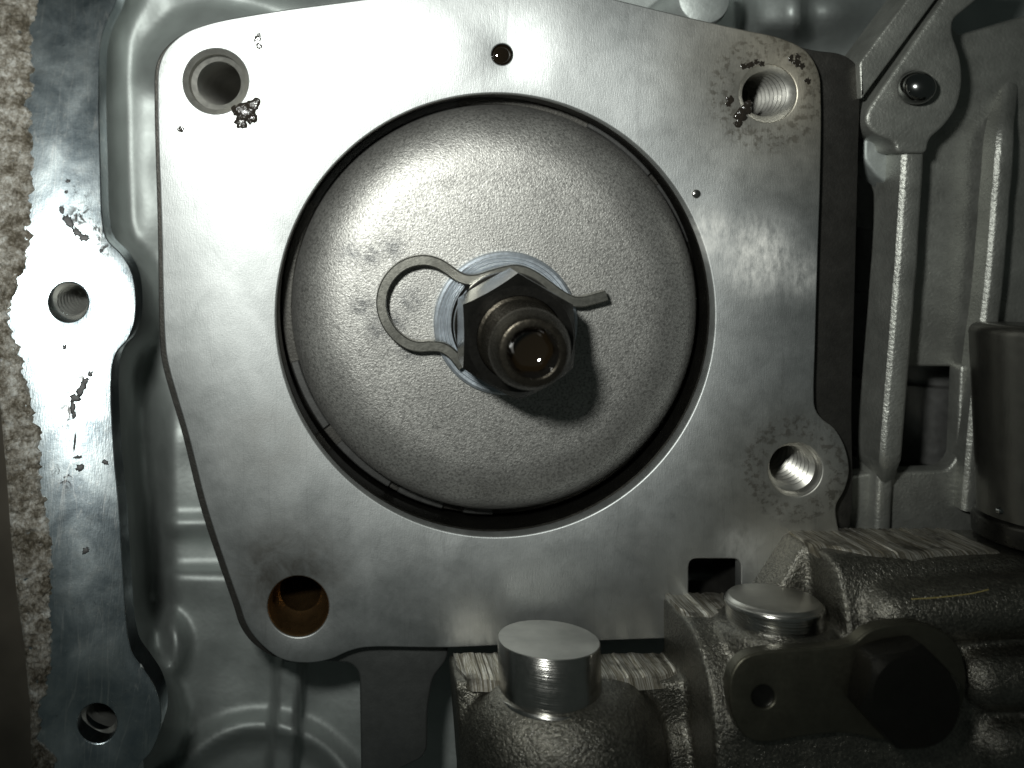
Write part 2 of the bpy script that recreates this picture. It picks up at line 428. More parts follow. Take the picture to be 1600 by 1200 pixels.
def case_h(px, py):
    e = edge_x(py)
    z = -3.3
    # gutter wall below the flange
    z += (ray_plane(e, py, FP0, FN).z-.45+3.3)*(1-sm(e-8, e+48, px))
    z -= .9*math.exp(-((px-e-42)/22)**2)*sm(520, 640, py)*(1-sm(930, 990, py))
    # raised, lighter floor at the lower left
    lo = sm(236, 275, px)*sm(560, 700, py)
    z += .8*lo
    z += lo*(.35*sm(800, 815, py)-.45*sm(822, 850, py)+.55*sm(880, 900, py)-.15*sm(902, 960, py))
    # swelling next to the lower flange boss
    d = math.hypot((px-250)/48, (py-1010)/62); z += 1.0*(1-sm(.55, 1.15, d))
    # shallow round boss at the bottom
    d = math.hypot(px-410, (py-1290)*1.0); z += .45*(1-sm(150, 190, d))-.5*(1-sm(120, 160, d))
    # upright rib under the plate's lower corner
    z += .9*(1-sm(14, 26, abs(px-452+(py-1060)*.08)))*sm(1010, 1030, py)
    # fillet hugging the upper left corner of the plate
    d = math.hypot(px-350, py-140); z += 1.3*(1-sm(95, 150, d))*sm(70, 92, d)*(1-sm(70, 150, py))
    z -= 3.5*(1-sm(60, 85, d))+4*(1-sm(60, 80, math.hypot(px-470, py-920)))
    z += .15*math.exp(-((px-222)/30)**2)*(1-sm(300, 480, py))
    # upper edge: round shapes above the plate
    z += .9*math.exp(-((px-450)/120)**2-((py+30)/28)**2)
    z += 1.6*(1-sm(22, 60, abs(px-1215)))*(1-sm(30, 90, py)) 
    z += 1.2*math.exp(-((px-1290)/70)**2-((py-15)/45)**2)
    # floor falls away behind the plate on the right
    z -= 2.5*sm(1290, 1330, px)*sm(150, 230, py)*(1-sm(700, 760, py))
    z += .12*noise.noise(Vector((px/90, py/90, 0)))
    return z
def case_floor():
    xs = []; x = -20
    while x < 1750: xs.append(x); x += 6 if x < 620 else (9 if 1000 < x < 1450 else 22)
    ys = []; y = -160
    while y < 1340: ys.append(y); y += 8 if (y < 130 or y > 760) else 14
    V = []; F = []; n = len(xs)
    for yy in ys:
        for xx in xs:
            V.append(P(xx, yy, case_h(xx, yy)))
    for j in range(len(ys)-1):
        for i in range(n-1):
            if xs[i+1] < edge_x(ys[j])-60: continue
            F.append((j*n+i, (j+1)*n+i, (j+1)*n+i+1, j*n+i+1))
    return V, F
obj('inner_wall', case_floor(), M['cast'], case, sharp=None)
fl_out = FL_IN+[(40, 1260), (52, 1183), (50, 1100), (40, 1000), (30, 933), (20, 833), (13, 733), (4, 640), (-14, 560), (-30, 400), (-34, 200), (-30, -60)]
fl_h = [circ(107, 472, 31, 48), circ(152, 1130, 31, 48)]
flange = obj('sealing_flange', slab(catmull(fl_out, 4), fl_h, FP0, FN, .42, .02, ext=ZN), M['flange'], case)
for (x, y) in ((107, 472), (152, 1130)):
    c = ray_plane(x, y, FP0, FN)-ZN*.09
    obj('threaded_hole', bore(0, 0, 31, c.z, 1.3, True, .02, .15, .94, c=c), M['boretap'], flange)
# dirt crust on the outer margin of the flange: lumpy sheet with a ragged inner edge
CR = [(56, -60), (62, 0), (52, 60), (49, 150), (54, 250), (52, 350), (40, 420), (14, 490), (14, 510), (33, 550), (40, 590), (53, 640), (63, 683), (67, 750), (80, 833), (81, 933), (82, 1000), (77, 1077), (54, 1120), (70, 1160), (86, 1190), (90, 1260)]
CO = [(-34, -60), (-34, 200), (-30, 400), (-14, 560), (4, 640), (13, 733), (20, 833), (30, 933), (40, 1000), (50, 1100), (52, 1183), (42, 1260)]
def interp(l, y):
    for (x0, y0), (x1, y1) in zip(l, l[1:]):
        if y0 <= y <= y1: return x0+(x1-x0)*(y-y0)/(y1-y0)
    return l[-1][0]
def crust():
    V = []; F = []; nx = 26; y = -55; rows = 0
    while y < 1255:
        xi = interp(CR, y)+13*noise.fractal(Vector((y/30, 3, 0)), .7, 2.3, 5); xo = interp(CO, y)-3
        for i in range(nx+1):
            t = i/nx; x = xo+(xi-xo)*t
            q = ray_plane(x, y, FP0, FN)
            f = noise.fractal(Vector((x/9, y/9, 1)), .8, 2.1, 4)
            hgt = (.05+.07*f)*sm(0, .14, 1-t)*(.3+.7*sm(0, .1, t))
            V.append(q+FN*(max(-.02, hgt)-.03*(t > .97)))
        y += 2.2; rows += 1
    for j in range(rows-1):
        for i in range(nx):
            a = j*(nx+1)+i; F.append((a, a+nx+1, a+nx+2, a+1))
    return V, F
obj('dirt_crust', crust(), M['crust'], flange, label='rough grey-brown crust of dirt along the outer flange edge', sharp=None)
# round post of the case showing above the plate
obj('round_post', lathe([(.001, 0), (.30, 0), (.42, -.05), (.46, -.14), (.48, -4)], P(1102, -4, -.9), (0.02, .10, 1), 48), M['cast'], case)

# ------------------------------------------------------------------ dark backing plate behind the steel plate
PL = [(246, 150), (248, 105), (259, 78), (286, 53), (326, 37), (420, 19), (560, 0), (680, -16), (800, -22), (900, -16), (965, 0), (1080, 28), (1160, 46), (1222, 60), (1260, 80),
      (1279, 112), (1283, 150), (1282, 280), (1278, 400), (1274, 540), (1272, 615), (1274, 638), (1284, 654), (1304, 670), (1320, 698), (1327, 735), (1320, 765), (1307, 790), (1308, 815),
      (1316, 850), (1316, 960), (1290, 992), (1200, 996), (1045, 998), (930, 1002), (700, 1012), (570, 1012), (545, 1018), (517, 1030), (480, 1036), (440, 1030), (407, 1006), (386, 978), (374, 945),
      (325, 800), (294, 680), (263, 572), (258, 540), (252, 350)]
BK = [(241, 150), (243, 105), (254, 80), (283, 55), (326, 41), (420, 30), (800, 0), (1160, 52), (1270, 78), (1318, 86), (1338, 102), (1343, 130), (1341, 250), (1336, 450), (1331, 640), (1331, 800),
      (1320, 840), (1200, 980), (930, 990), (570, 1000), (480, 1022), (435, 1028), (398, 1008), (376, 980), (364, 945), (315, 800), (285, 680), (254, 572), (250, 540), (246, 350)]
HOLE = (774, 492.5, 343.5, 347)
big = circ(HOLE[0], HOLE[1], HOLE[2], 180, HOLE[3])
# pixels traced on plane z=-0.35
obj('backing_plate', slab(catmull(BK, 5), [circ(774, 492, 352, 120, 355)]+[circ(x, y, q*1.02, 48) for x, y, q in ((337, 127, 51), (1200, 146, 45), (1243, 734, 42), (466, 948, 48), (785, 85, 20))]+[rounded([(1070, 866), (1165, 866), (1165, 966), (1070, 966)], 14)], P(800, 600, -.22), ZN, 1.3, .02), M['backing'],
    label='dark steel backing plate showing as a strip along the right side of the big plate', cat='backing plate', loc=P(1310, 300, -1.5))

# ------------------------------------------------------------------ main steel plate
notch = rounded([(1076, 873), (1158, 873), (1158, 960), (1076, 960)], 14)
bolts = ((337, 127, 51), (1200, 146, 45), (1243, 734, 42), (466, 948, 48))
holes = [big]+[circ(x, y, r, 64) for x, y, r in bolts]+[circ(785, 85, 16.5, 40), notch]
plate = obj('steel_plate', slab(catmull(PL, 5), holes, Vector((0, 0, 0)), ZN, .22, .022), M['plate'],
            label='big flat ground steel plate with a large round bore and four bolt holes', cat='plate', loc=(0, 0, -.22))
obj('bolt_hole', bore(337, 127, 50.8, 0, 4.5, True, .05, .10, .84, smooth_len=.22), M['boreal'], plate, label='smooth-mouthed bolt hole in the bright upper left corner')
obj('bolt_hole', bore(1200, 146, 44.8, 0, 4.0, True, .04, .145, .94), M['boreal'], plate, label='threaded bolt hole with bright threads in the upper right corner')
obj('bolt_hole', bore(1243, 734, 41.8, 0, 4.0, True, .09, .12, .90, smooth_len=.04), M['boreal'], plate, label='threaded bolt hole in the rounded ear on the right')
obj('bolt_hole', lathe([(.495, -.012), (.478, -.03), (.45, -.07), (.435, -.42), (.34, -.55), (.335, -3.5), (.001, -3.6)], P(466, 948, 0), seg=72), M['borerust'], plate, label='plain bolt hole with a brown stained bore at the lower left')
obj('oil_hole', lathe([(.17, -.01), (.16, -.03), (.158, -.5)], P(785, 85, 0), seg=40), M['darksteel'], plate)
obj('oil_fill', lathe([(.0005, -.03), (.05, -.034), (.10, -.046), (.14, -.06), (.162, -.075)], P(785, 85, 0), seg=40), M['oil'], plate, label='black oil standing in the small hole')
# bore wall of the big hole; its near-black colour carries the piston's shadow
ell = HOLE[2]/HOLE[3]
rb = HOLE[3]/100
obj('bore_wall', lathe([(rb+.012, -.205), (rb+.012, -.235), (rb-.012, -.26), (rb-.015, -.62), (rb+.10, -.66), (rb+.10, -1.6), (rb-.5, -1.62)], P(HOLE[0], HOLE[1], 0), seg=140, sx=ell), M['darksteel'], plate)

# grooves, clumps of grime, drops
def clump(pts, name, label, mat, h=.1, cat='grime', zb=0.0, kind=None, irr=.55):
    ms = []
    for x, y, r in pts:
        c = P(x, y, zb); V = []; F = []; nr, ns = 6, 18; ph = random.random()*9
        for j in range(nr+1):
            a = j/nr*math.pi/2
            for i in range(ns):
                t = 2*math.pi*i/ns
                rr = r/100*(1+irr*noise.noise(Vector((math.cos(t)*2.4+ph, math.sin(t)*2.4, x*.1))))
                V.append(c+Vector((rr*math.sin(a)*math.cos(t), rr*math.sin(a)*math.sin(t), h*.55*(r/16)*math.cos(a)*(1+.3*noise.noise(Vector((t*2, a*3, ph)))*math.sin(a)))))
        for j in range(nr):
            for i in range(ns): F.append((j*ns+i, (j+1)*ns+i, (j+1)*ns+(i+1) % ns, j*ns+(i+1) % ns))
        ms.append((V, F))
    return obj(name, merge(*ms), mat, label=label, cat=cat, loc=P(pts[0][0], pts[0][1], zb), sharp=None, kind=kind)
clump([(382, 176, 17), (396, 164, 11), (377, 192, 10), (370, 172, 9), (393, 184, 9)], 'grime_clump', 'shiny black clump of grime below the upper left bolt hole', M['grime'])
clump([(1158, 180, 10), (1166, 170, 8), (1155, 192, 8), (1170, 162, 6)], 'grime_clump', 'small wet black clump of grime at the upper right bolt hole', M['grime'], irr=.8)
clump([(403, 58, 6), (404, 70, 5)], 'grime_clump', 'two tiny dark specks of grime near the top left of the plate', M['grime'], .04, irr=.9, kind='stuff')
clump([(282, 202, 5)], 'grime_clump', 'single tiny dark speck left below the upper left bolt hole', M['grime'], .05)
clump([(1088, 303, 7)], 'dimple_bead', 'tiny shiny bead standing in for a dimple in the plate beside the right of the big bore', M['pin'], .14, 'bead', irr=.1)  # raised bead drawn in place of a small dimple
clump([(1163, 104, 5), (1172, 102, 6), (1182, 97, 4), (1190, 100, 4)], 'grime_clump', 'row of wet dark grime specks above the upper right bolt hole', M['grime'], .04, irr=.9, kind='stuff')
clump([(1236, 92, 5), (1244, 98, 6), (1254, 104, 5), (1247, 88, 4), (1262, 126, 5)], 'grime_clump', 'scattered dark grime specks in the upper right plate corner', M['grime'], .04, irr=.9, kind='stuff')
clump([(1141, 156, 6), (1138, 163, 4)], 'grime_clump', 'tiny dark grime speck left of the upper right bolt hole', M['grime'], .06)

def flakes(pts):
    ms = []
    for x, y, rx, ry, an in pts:
        c = ray_plane(x, y, FP0, FN); V = []; F = []; ns = 22; ph = random.random()*9; ca, sa = math.cos(math.radians(an)), math.sin(math.radians(an))
        for k, hh in ((1.0, -.004), (.97, .010), (.6, .016), (.001, .018)):
            for i in range(ns):
                t = 2*math.pi*i/ns; q = 1+.75*noise.noise(Vector((math.cos(t)*2.2+ph, math.sin(t)*2.2, 5)))
                a, b = rx/100*k*q*math.cos(t), ry/100*k*q*math.sin(t); dx, dy = a*ca-b*sa, a*sa+b*ca
                V.append(c+Vector((dx, dy, -(FN.x*dx+FN.y*dy)/FN.z+hh)))
        for j in range(3):
            for i in range(ns): F.append((j*ns+i, j*ns+(i+1) % ns, (j+1)*ns+(i+1) % ns, (j+1)*ns+i))
        ms.append((V, F))
    return merge(*ms)
obj('gasket_residue', flakes([(97, 328, 4, 7, 10), (107, 346, 6, 12, 35), (120, 362, 5, 10, 50), (131, 371, 9, 6, -10), (104, 300, 3, 3, 0), (106, 283, 4, 3, 0), (158, 392, 3, 3, 0),
    (141, 584, 4, 4, 0), (133, 596, 6, 5, 20), (127, 607, 6, 12, -30), (117, 622, 8, 6, 10), (114, 636, 4, 11, 5), (116, 648, 3, 6, 0), (101, 542, 3, 4, 0),
    (122, 714, 6, 2, 0), (125, 731, 6, 5, 20), (117, 690, 1.5, 13, 0), (134, 860, 5, 4, 40), (66, 852, 6, 6, 0), (165, 722, 5, 3, -30)]),
    M['residue'], flange, label='torn black flakes of old gasket running down the flange', kind='stuff', sharp=None)

# ------------------------------------------------------------------ servo piston
pc = P(782, 490, -.02)
piston = thing('servo_piston', 'round grey sandblasted piston cap sitting inside the big bore of the plate', 'piston', pc-Vector((0, 0, 1.2)))
R = 3.33
crown = [(.001, .03), (1.0, .028), (1.8, .012), (2.26, -.003)]+[(2.26+1.05*math.sin(math.radians(a)), -.003-.74*(1-math.cos(math.radians(a)))) for a in range(6, 85, 6)]+[(R-.01, -.76), (R-.01, -1.5)]
obj('crown', lathe(crown, pc, seg=160), M['piston'], piston, sharp=None)
obj('rim', lathe([(R-.05, -1.02), (R+.02, -.95), (R+.16, -.95), (R+.18, -.98), (R+.18, -1.4)], pc, seg=140), M['backing'], piston)
angs = [(18, 36), (40, 62), (196, 216), (222, 240), (243, 256), (262, 270), (100, 150)]
for a0, a1 in angs:
    a0, a1 = a0+90, a1+90
    V, F = lathe([(R+.01, -1.0), (R+.01, -.86), (R+.03, -.84), (R+.13, -.84), (R+.15, -.86), (R+.15, -1.0)], pc, seg=16, a0=math.radians(a0-90), a1=math.radians(a1-90))
    n = 17; F = F+[tuple(i*n for i in range(6))][::1]+[tuple(i*n+16 for i in range(5, -1, -1))]
    obj('ring_segment', (V, F), M['segment'], piston)

# ------------------------------------------------------------------ washer, clip, nut, stud
wc = P(789, 504, 0)
def groove_prof():
    p = [(.70, .12)]
    r = .72
    while r < 1.05:
        p += [(r, .125), (r+.02, .128), (r+.035, .112), (r+.05, .114)]; r += .055
    return p+[(1.07, .12), (1.105, .10), (1.12, .06), (1.12, -.12)]
obj('washer', lathe(groove_prof(), wc, seg=120), M['zinc'], label='bluish zinc washer with turned rings under the nut', cat='washer', loc=wc-Vector((0, 0, .1)))
clip_px = [(722, 572), (714, 561), (706, 552), (697, 545), (687, 541), (670, 540), (655, 541), (638, 537), (617, 522), (602, 500), (596, 478), (598, 455), (608, 434), (625, 417), (645, 408), (665, 406),
           (684, 411), (699, 420), (713, 430), (727, 436), (744, 436), (764, 430), (785, 424), (805, 421), (822, 425), (840, 435), (858, 448), (876, 461), (894, 470), (908, 471), (925, 467), (946, 461)]
def band(px, z, wdt, th):
    c = catmull([P(x, y, z) for x, y in px], 4, False); V = []; F = []
    n = len(c); pr = []
    b = .018
    sec = [(-wdt/2+b, th/2), (wdt/2-b, th/2), (wdt/2, th/2-b), (wdt/2, -th/2), (-wdt/2, -th/2), (-wdt/2, th/2-b)]
    for i, q in enumerate(c):
        t = (c[min(n-1, i+1)]-c[max(0, i-1)]).normalized(); s = Vector((-t.y, t.x, 0))
        lift = .02*noise.noise(q*1.2)
        for a, h in sec: V.append(q+s*a+ZN*(h+lift))
    m = len(sec)
    for i in range(n-1):
        for k in range(m): F.append((i*m+k, (i+1)*m+k, (i+1)*m+(k+1) % m, i*m+(k+1) % m))
    F += [tuple(range(m)), tuple((n-1)*m+k for k in range(m-1, -1, -1))]
    # outward normals
    bm = bmesh.new(); vv = [bm.verts.new(v) for v in V]
    for f in F: bm.faces.new([vv[i] for i in f])
    bmesh.ops.recalc_face_normals(bm, faces=bm.faces[:]); bm.verts.index_update()
    r = ([v.co.copy() for v in bm.verts], [tuple(v.index for v in f.verts) for f in bm.faces]); bm.free(); return r
obj('spring_clip', band(clip_px, .24, .16, .16), M['clip'], label='bent flat spring clip with an open loop hooked round the nut', cat='clip', loc=P(600, 470, .2))
def hex_nut(c, R, h0, h1, rc, rot, chamf=.10, axis=ZN):
    """hexagonal prism with a turned chamfer, ring-shaped top face"""
    V = []; F = []; n = 96
    def hexr(t, R):
        a = (t-rot) % (math.pi/3)-math.pi/6
        return R*math.cos(math.pi/6)/math.cos(a)
    u, v, a_ = frame(axis)
    rin = R*math.cos(math.pi/6)*.95
    lev = []
    lev.append([(rc, h1)]*n)
    lev.append([(rin, h1)]*n)
    # chamfer cone 30 degrees cuts the corners
    lev.append([(hexr(2*math.pi*i/n, R), h1-max(0, hexr(2*math.pi*i/n, R)-rin)*1.15-.012) for i in range(n)])
    lev.append([(hexr(2*math.pi*i/n, R), h0+max(0, hexr(2*math.pi*i/n, R)-rin)*.6+.01) for i in range(n)])
    lev.append([(rin, h0)]*n); lev.append([(rc, h0)]*n)
    for l in lev:
        for i, (r, h) in enumerate(l):
            t = 2*math.pi*i/n; V.append(c+u*(r*math.cos(t))+v*(r*math.sin(t))+a_*h)
    for j in range(len(lev)-1):
        for i in range(n): F.append((j*n+i, (j+1)*n+i, (j+1)*n+(i+1) % n, j*n+(i+1) % n))
    return V, F
nc = P(786, 501, 0)
nut = thing('hex_nut', 'dark oily hexagon nut clamping the washer in the middle of the piston', 'nut', nc)
obj('hexagon', hex_nut(nc, .90, .55, 1.5, .61, math.radians(30)), M['nutsteel'], nut, sharp=25)
obj('collar', lathe([(.60, .56), (.74, .56), (.80, .50), (.82, .40), (.80, .30), (.84, .27), (.84, .12)], nc, seg=96), M['nutsteel'], nut)
stud = thing('hollow_stud', 'dark hollow threaded stud with a socket end standing up through the nut', 'stud', nc)
thr = []
h = 1.46
pp = [(.60, 1.40), (.60, 1.46), (.545, 1.49)]
z = 1.50
while z < 2.10:
    pp += [(.535, z+.02), (.560, z+.04), (.560, z+.055), (.535, z+.075)]; z += .095
pp += [(.545, z), (.535, z+.05), (.445, z+.25), (.437, z+.262), (.428, z+.266), (.350, z+.266), (.338, z+.258), (.330, z+.24)]
ztop = z+.262
obj('shank', lathe([(r, h) for r, h in pp][::-1], nc, seg=96), M['studend'], stud, sharp=30)
def sock(r, h, t):
    a = (t % (math.pi/3))-math.pi/6
    k = sm(ztop-.03, ztop-.30, h) if False else (1 if h < ztop-.12 else (0 if h > ztop-.03 else (ztop-.03-h)/.09))
    return r*(1-k)+k*min(r, .30*math.cos(math.pi/6)/math.cos(a)*1.1)
obj('socket', lathe([(.0005, ztop-.75), (.28, ztop-.72), (.315, ztop-.70), (.315, ztop-.14), (.322, ztop-.10), (.332, ztop-.02)], nc, seg=96, rfun=sock), M['nutsteel'], stud, sharp=30)
obj('oil_fill', lathe([(.0005, ztop-.34), (.12, ztop-.335), (.20, ztop-.315), (.265, ztop-.28), (.305, ztop-.22)], nc, seg=60, rfun=sock), M['oil'], stud, label='dark brown oil pooled in the socket', sharp=None)

# ------------------------------------------------------------------ grey bracket below the plate
BRK = [(700, 985), (700, 1030), (676, 1060), (668, 1110), (668, 1170), (660, 1185), (600, 1215), (590, 1300), (566, 1300), (563, 1120), (562, 1052), (548, 1036), (500, 1034), (480, 1020), (480, 985)]
obj('support_bracket', slab(rounded(BRK, 12, 4), [], P(600, 1080, -.28), ZN, .7, .04), M['bracket'],
    label='dull grey bracket leg running down from the lower edge of the plate', cat='bracket', loc=P(620, 1100, -.9))

# ------------------------------------------------------------------ ribbed casting on the right
rc_ = thing('ribbed_casting', 'grey ribbed die cast housing with a rounded boss at the upper right', 'housing', P(1480, 400, -2))
za, zb_ = -.15, -1.15
obj('rounded_boss', slab(rounded([(1356, 172), (1392, 118), (1500, -40), (1560, -60), (1540, -10), (1490, 30), (1489, 52), (1503, 90), (1506, 130), (1497, 168), (1478, 196), (1452, 218), (1450, 240), (1402, 240), (1398, 222), (1368, 210), (1352, 192)], 22, 5),
    [circ(1432, 137, 25.5, 40)], P(1432, 137, za), ZN, .9, .06), M['cast_r'], rc_)
obj('ball_seat', lathe([(.27, -.05), (.25, -.10), (.245, -.4), (.0005, -.42)], P(1432, 137, za), seg=48), M['darksteel'], rc_)
# long sloping rib: flat crest, drafted flanks
def rib(cl, wt, wb, z0, z1, rnd=.05):
    V = []; F = []; c = catmull([P(q[0], q[1], z0+(q[2] if len(q) > 2 else 0)) for q in cl], 6, False); n = len(c)
    sec = [(-wb, z1-z0), (-wt-.02, -rnd*1.2), (-wt+rnd*.4, -.3*rnd), (-wt+rnd, 0), (wt-rnd, 0), (wt-rnd*.4, -.3*rnd), (wt+.02, -rnd*1.2), (wb, z1-z0)]; m = len(sec)
    for i, q in enumerate(c):
        t = (c[min(n-1, i+1)]-c[max(0, i-1)]).normalized(); s = Vector((t.y, -t.x, 0))
        s = s if s.x > 0 else -s
        j = .012*noise.noise(q*3)
        for a, h in sec: V.append(q+s*(a*(1+j))+ZN*(h+j))
    for i in range(n-1):
        for k in range(m-1): F.append((i*m+k, (i+1)*m+k, (i+1)*m+k+1, i*m+k+1))
    F += [tuple(range(m)), tuple((n-1)*m+k for k in range(m-1, -1, -1))]
    return V, F
obj('rib', rib([(1430, 215), (1424, 330), (1415, 460), (1402, 620), (1394, 722), (1392, 742, -.16), (1390, 762, -.5)], .155, .175, -.25, -.95), M['cast_r'], rc_, sharp=40)
obj('rib', rib([(1584, 110, -.62), (1580, 165, -.30), (1575, 215, 0), (1566, 330), (1556, 450), (1542, 560), (1528, 700), (1520, 800)], .13, .15, -.50, -.85), M['cast_r'], rc_, sharp=40)
obj('web_panel', slab(rounded([(1428, 190), (1470, 20), (1500, 55), (1620, 20), (1700, 100), (1700, 580), (1530, 574), (1502, 573), (1410, 573), (1418, 400)], 5, 3), [], P(1490, 400, -1.0), ZN, .28, .05), M['cast_r'], rc_)
obj('side_wall', slab(rounded([(1360, 215), (1402, 215), (1413, 250), (1408, 400), (1398, 600), (1385, 760), (1345, 760), (1361, 700), (1372, 560), (1380, 400), (1381, 300), (1372, 280), (1352, 240)], 10, 3), [], P(1390, 500, -1.0), ZN, .28, .08), M['cast_r'], rc_)
obj('ledge', slab(rounded([(1300, 752), (1345, 742), (1375, 738), (1410, 738), (1480, 735), (1496, 716), (1502, 570), (1545, 570), (1700, 570), (1700, 900), (1290, 900)], 9, 3), [], P(1400, 780, -.75), ZN, .28, .05), M['cast_r'], rc_)
obj('rib', rib([(1386, 735), (1382, 790), (1380, 850)], .12, .2, -.55, -1.2), M['cast_r'], rc_, sharp=40)
obj('diagonal_bar', slab(rounded([(1343, 98), (1423, -8), (1470, -70), (1520, -75), (1462, 0), (1346, 156)], 5, 3), [], P(1400, 60, -.10), ZN, .7, .035), M['cast_r'], rc_)
obj('lower_lug', slab(rounded([(1350, 215), (1398, 222), (1408, 262), (1398, 296), (1370, 276), (1350, 250)], 8, 3), [], P(1380, 250, -.7), ZN, .5, .06), M['cast'], rc_)
bc = P(1432, 137, .0)
bl = [(.0005+.262*math.sin(math.pi*i/24), .262*math.cos(math.pi*i/24)) for i in range(25)]
obj('steel_ball', lathe(bl, bc, seg=48), M['ball'], label='shiny dark steel check ball set in the rounded boss', cat='ball', loc=bc-Vector((0, 0, .26)), sharp=None)
# dark drum seen through the slots
dc = P(1425, 480, -3.6)
pr = [(.001, 7.0), (1.5, 7.0), (1.55, 6.9)]
yy = 6.9
for hh, rr in ((5.8, 1.55), (5.7, 1.42), (4.6, 1.42), (4.55, 1.6), (3.3, 1.6), (3.25, 1.42), (3.0, 1.42), (2.95, 1.6), (1.6, 1.6), (1.55, 1.2), (.2, 1.2), (.1, .9)):
    pr += [(rr, yy-.02), (rr, hh)]; yy = hh
obj('clutch_drum', lathe([(r, h-4.2) for r, h in pr], dc, (0, 1, 0), 64), M['drum'], label='dark stepped steel drum seen through the slots of the ribbed housing', cat='drum', loc=dc-Vector((0, 4, 0)))

# ------------------------------------------------------------------ valve body (lower right), leaning a few degrees back
T = math.radians(7)
VY = Vector((0, math.cos(T), -math.sin(T))); VZ = Vector((0, math.sin(T), math.cos(T))); VX = Vector((1, 0, 0))
VO = Vector((0, -4.15, 0))
def Q(x, y, z): return VO+VX*x+VY*y+VZ*z
def front(px, py, z): 
    q = ray_plane(px, py, VO+VZ*z, VZ)-VO; return Vector((q.x, q.dot(VY), z))
def top(px, py, y):
    q = ray_plane(px, py, VO+VY*y, VY)-VO; return Vector((q.x, y, q.dot(VZ)))
def prism(poly, z0, z1):
    """poly in local x,y; extruded from local z0 to z1"""
    n = len(poly); V = [Q(x, y, z0) for x, y in poly]+[Q(x, y, z1) for x, y in poly]
    F = [tuple(range(n-1, -1, -1)), tuple(range(n, 2*n))]+[(i, (i+1) % n, n+(i+1) % n, n+i) for i in range(n)]
    return V, F
def capsule(a, b, r, n=20):
    a, b = Q(*a), Q(*b); d = (b-a).length
    p = [(max(.001, r*math.sin(math.pi/2*i/6)), d+r*math.cos(math.pi/2*i/6)) for i in range(7)]+[(max(.001, r*math.cos(math.pi/2*i/6)), -r*math.sin(math.pi/2*i/6)) for i in range(7)]
    V, F = lathe(p, a, (b-a), n); return V, F
def cyl(a, b, r0, r1, n=40):
    a, b = Q(*a), Q(*b); d = (b-a).length
    return lathe([(.001, d), (r1, d), (r0, 0), (.001, 0)], a, b-a, n)
def remesh(ms, voxel, it):
    V, F = merge(*ms); m = bpy.data.meshes.new('tmp'); m.from_pydata([tuple(v) for v in V], [], F); m.update()
    bm = bmesh.new(); bm.from_mesh(m); bmesh.ops.remove_doubles(bm, verts=bm.verts[:], dist=.002)
    bmesh.ops.recalc_face_normals(bm, faces=bm.faces[:]); bm.to_mesh(m); bm.free()
    o = bpy.data.objects.new('tmp', m); COL.objects.link(o)
    r = o.modifiers.new('r', 'REMESH'); r.mode = 'VOXEL'; r.voxel_size = voxel; r.adaptivity = 0
    s = o.modifiers.new('s', 'SMOOTH'); s.iterations = it; s.factor = .5
    e = o.evaluated_get(bpy.context.evaluated_depsgraph_get()); em = e.to_mesh()
    res = ([v.co.copy() for v in em.vertices], [tuple(p.vertices) for p in em.polygons]); e.to_mesh_clear()
    bpy.data.objects.remove(o); bpy.data.meshes.remove(m); return res
vb = thing('valve_body', 'dark oily cast iron valve body with milled edges filling the lower right corner', 'valve body', Q(5, -3, 0))
p1 = top(856, 1045, 0)
Y2, Y3 = .86, 1.84
ms = []
xb = .55
def prismx(poly, x0, x1):
    """poly in local y,z; extruded along x"""
    n = len(poly); V = [Q(x0, y, z) for y, z in poly]+[Q(x1, y, z) for y, z in poly]
    F = [tuple(range(n-1, -1, -1)), tuple(range(n, 2*n))]+[(i, (i+1) % n, n+(i+1) % n, n+i) for i in range(n)]
    return V, F
def shoulder(y0, z0, y1, z1, k=10):
    return [(y1+(y0-y1)*math.cos(math.pi/2*i/k), z0+(z1-z0)*math.sin(math.pi/2*i/k)) for i in range(k+1)]
# round boss below the plain pin with a broad rolled edge
ms.append(lathe([(.001, -.03), (.80, -.03), (1.0, -.07), (1.2, -.17), (1.36, -.34), (1.46, -.58), (1.50, -.85), (1.52, -3), (.001, -3)], Q(xb, 0, .72), VY, 48))
ms.append(prism([(-1.0, -.06), (2.4, -.06), (2.6, -3), (-.8, -3)], -.05, .98))
ms.append(prismx([(-3, -.05), (Y2-.03, -.05)]+shoulder(Y2-.03, .95, -.45, 1.99)+[(-3, 1.99)], 2.37, 9.5))
ms.append(prism([(3.3, -.5), (3.3, Y2-.03), (3.62, Y2-.03), (4.27, Y3-.03), (9.5, Y3-.03), (9.5, -.5)], -.05, .80))
ms.append(prismx([(-1, -.05), (Y3-.03, -.05)]+shoulder(Y3-.03, 1.30, Y2-.5, 1.80)+[(-1, 1.75)], 4.35, 9.5))
q2 = top(1208, 933, Y2+.34)
ms.append(lathe([(.001, Y2+.03), (.74, Y2+.03), (.82, Y2-.03), (.86, Y2-.2), (.80, Y2-.7), (.001, Y2-.7)], Q(q2.x, 0, q2.z), VY, 40))
ms.append(capsule((5.0, 1.12, 1.62), (9.5, 1.45, 1.72), .40))
ms.append(capsule((6.1, .36, 1.85), (9.5, .52, 1.92), .38))
ms.append(capsule((6.2, -.45, 1.9), (9.5, -.35, 1.95), .36))
ms.append(capsule((2.15, -1.0, .75), (2.35, -2.8, .95), .42))
ms.append(cyl((4.9, -.55, 0), (4.9, -.55, 2.0), 1.05, .92, 40))
ms.append(cyl((3.25, -.50, 0), (3.25, -.50, 2.0), .85, .72, 40))
obj('casting', remesh(ms, .045, 14), M['iron'], vb, sharp=None)

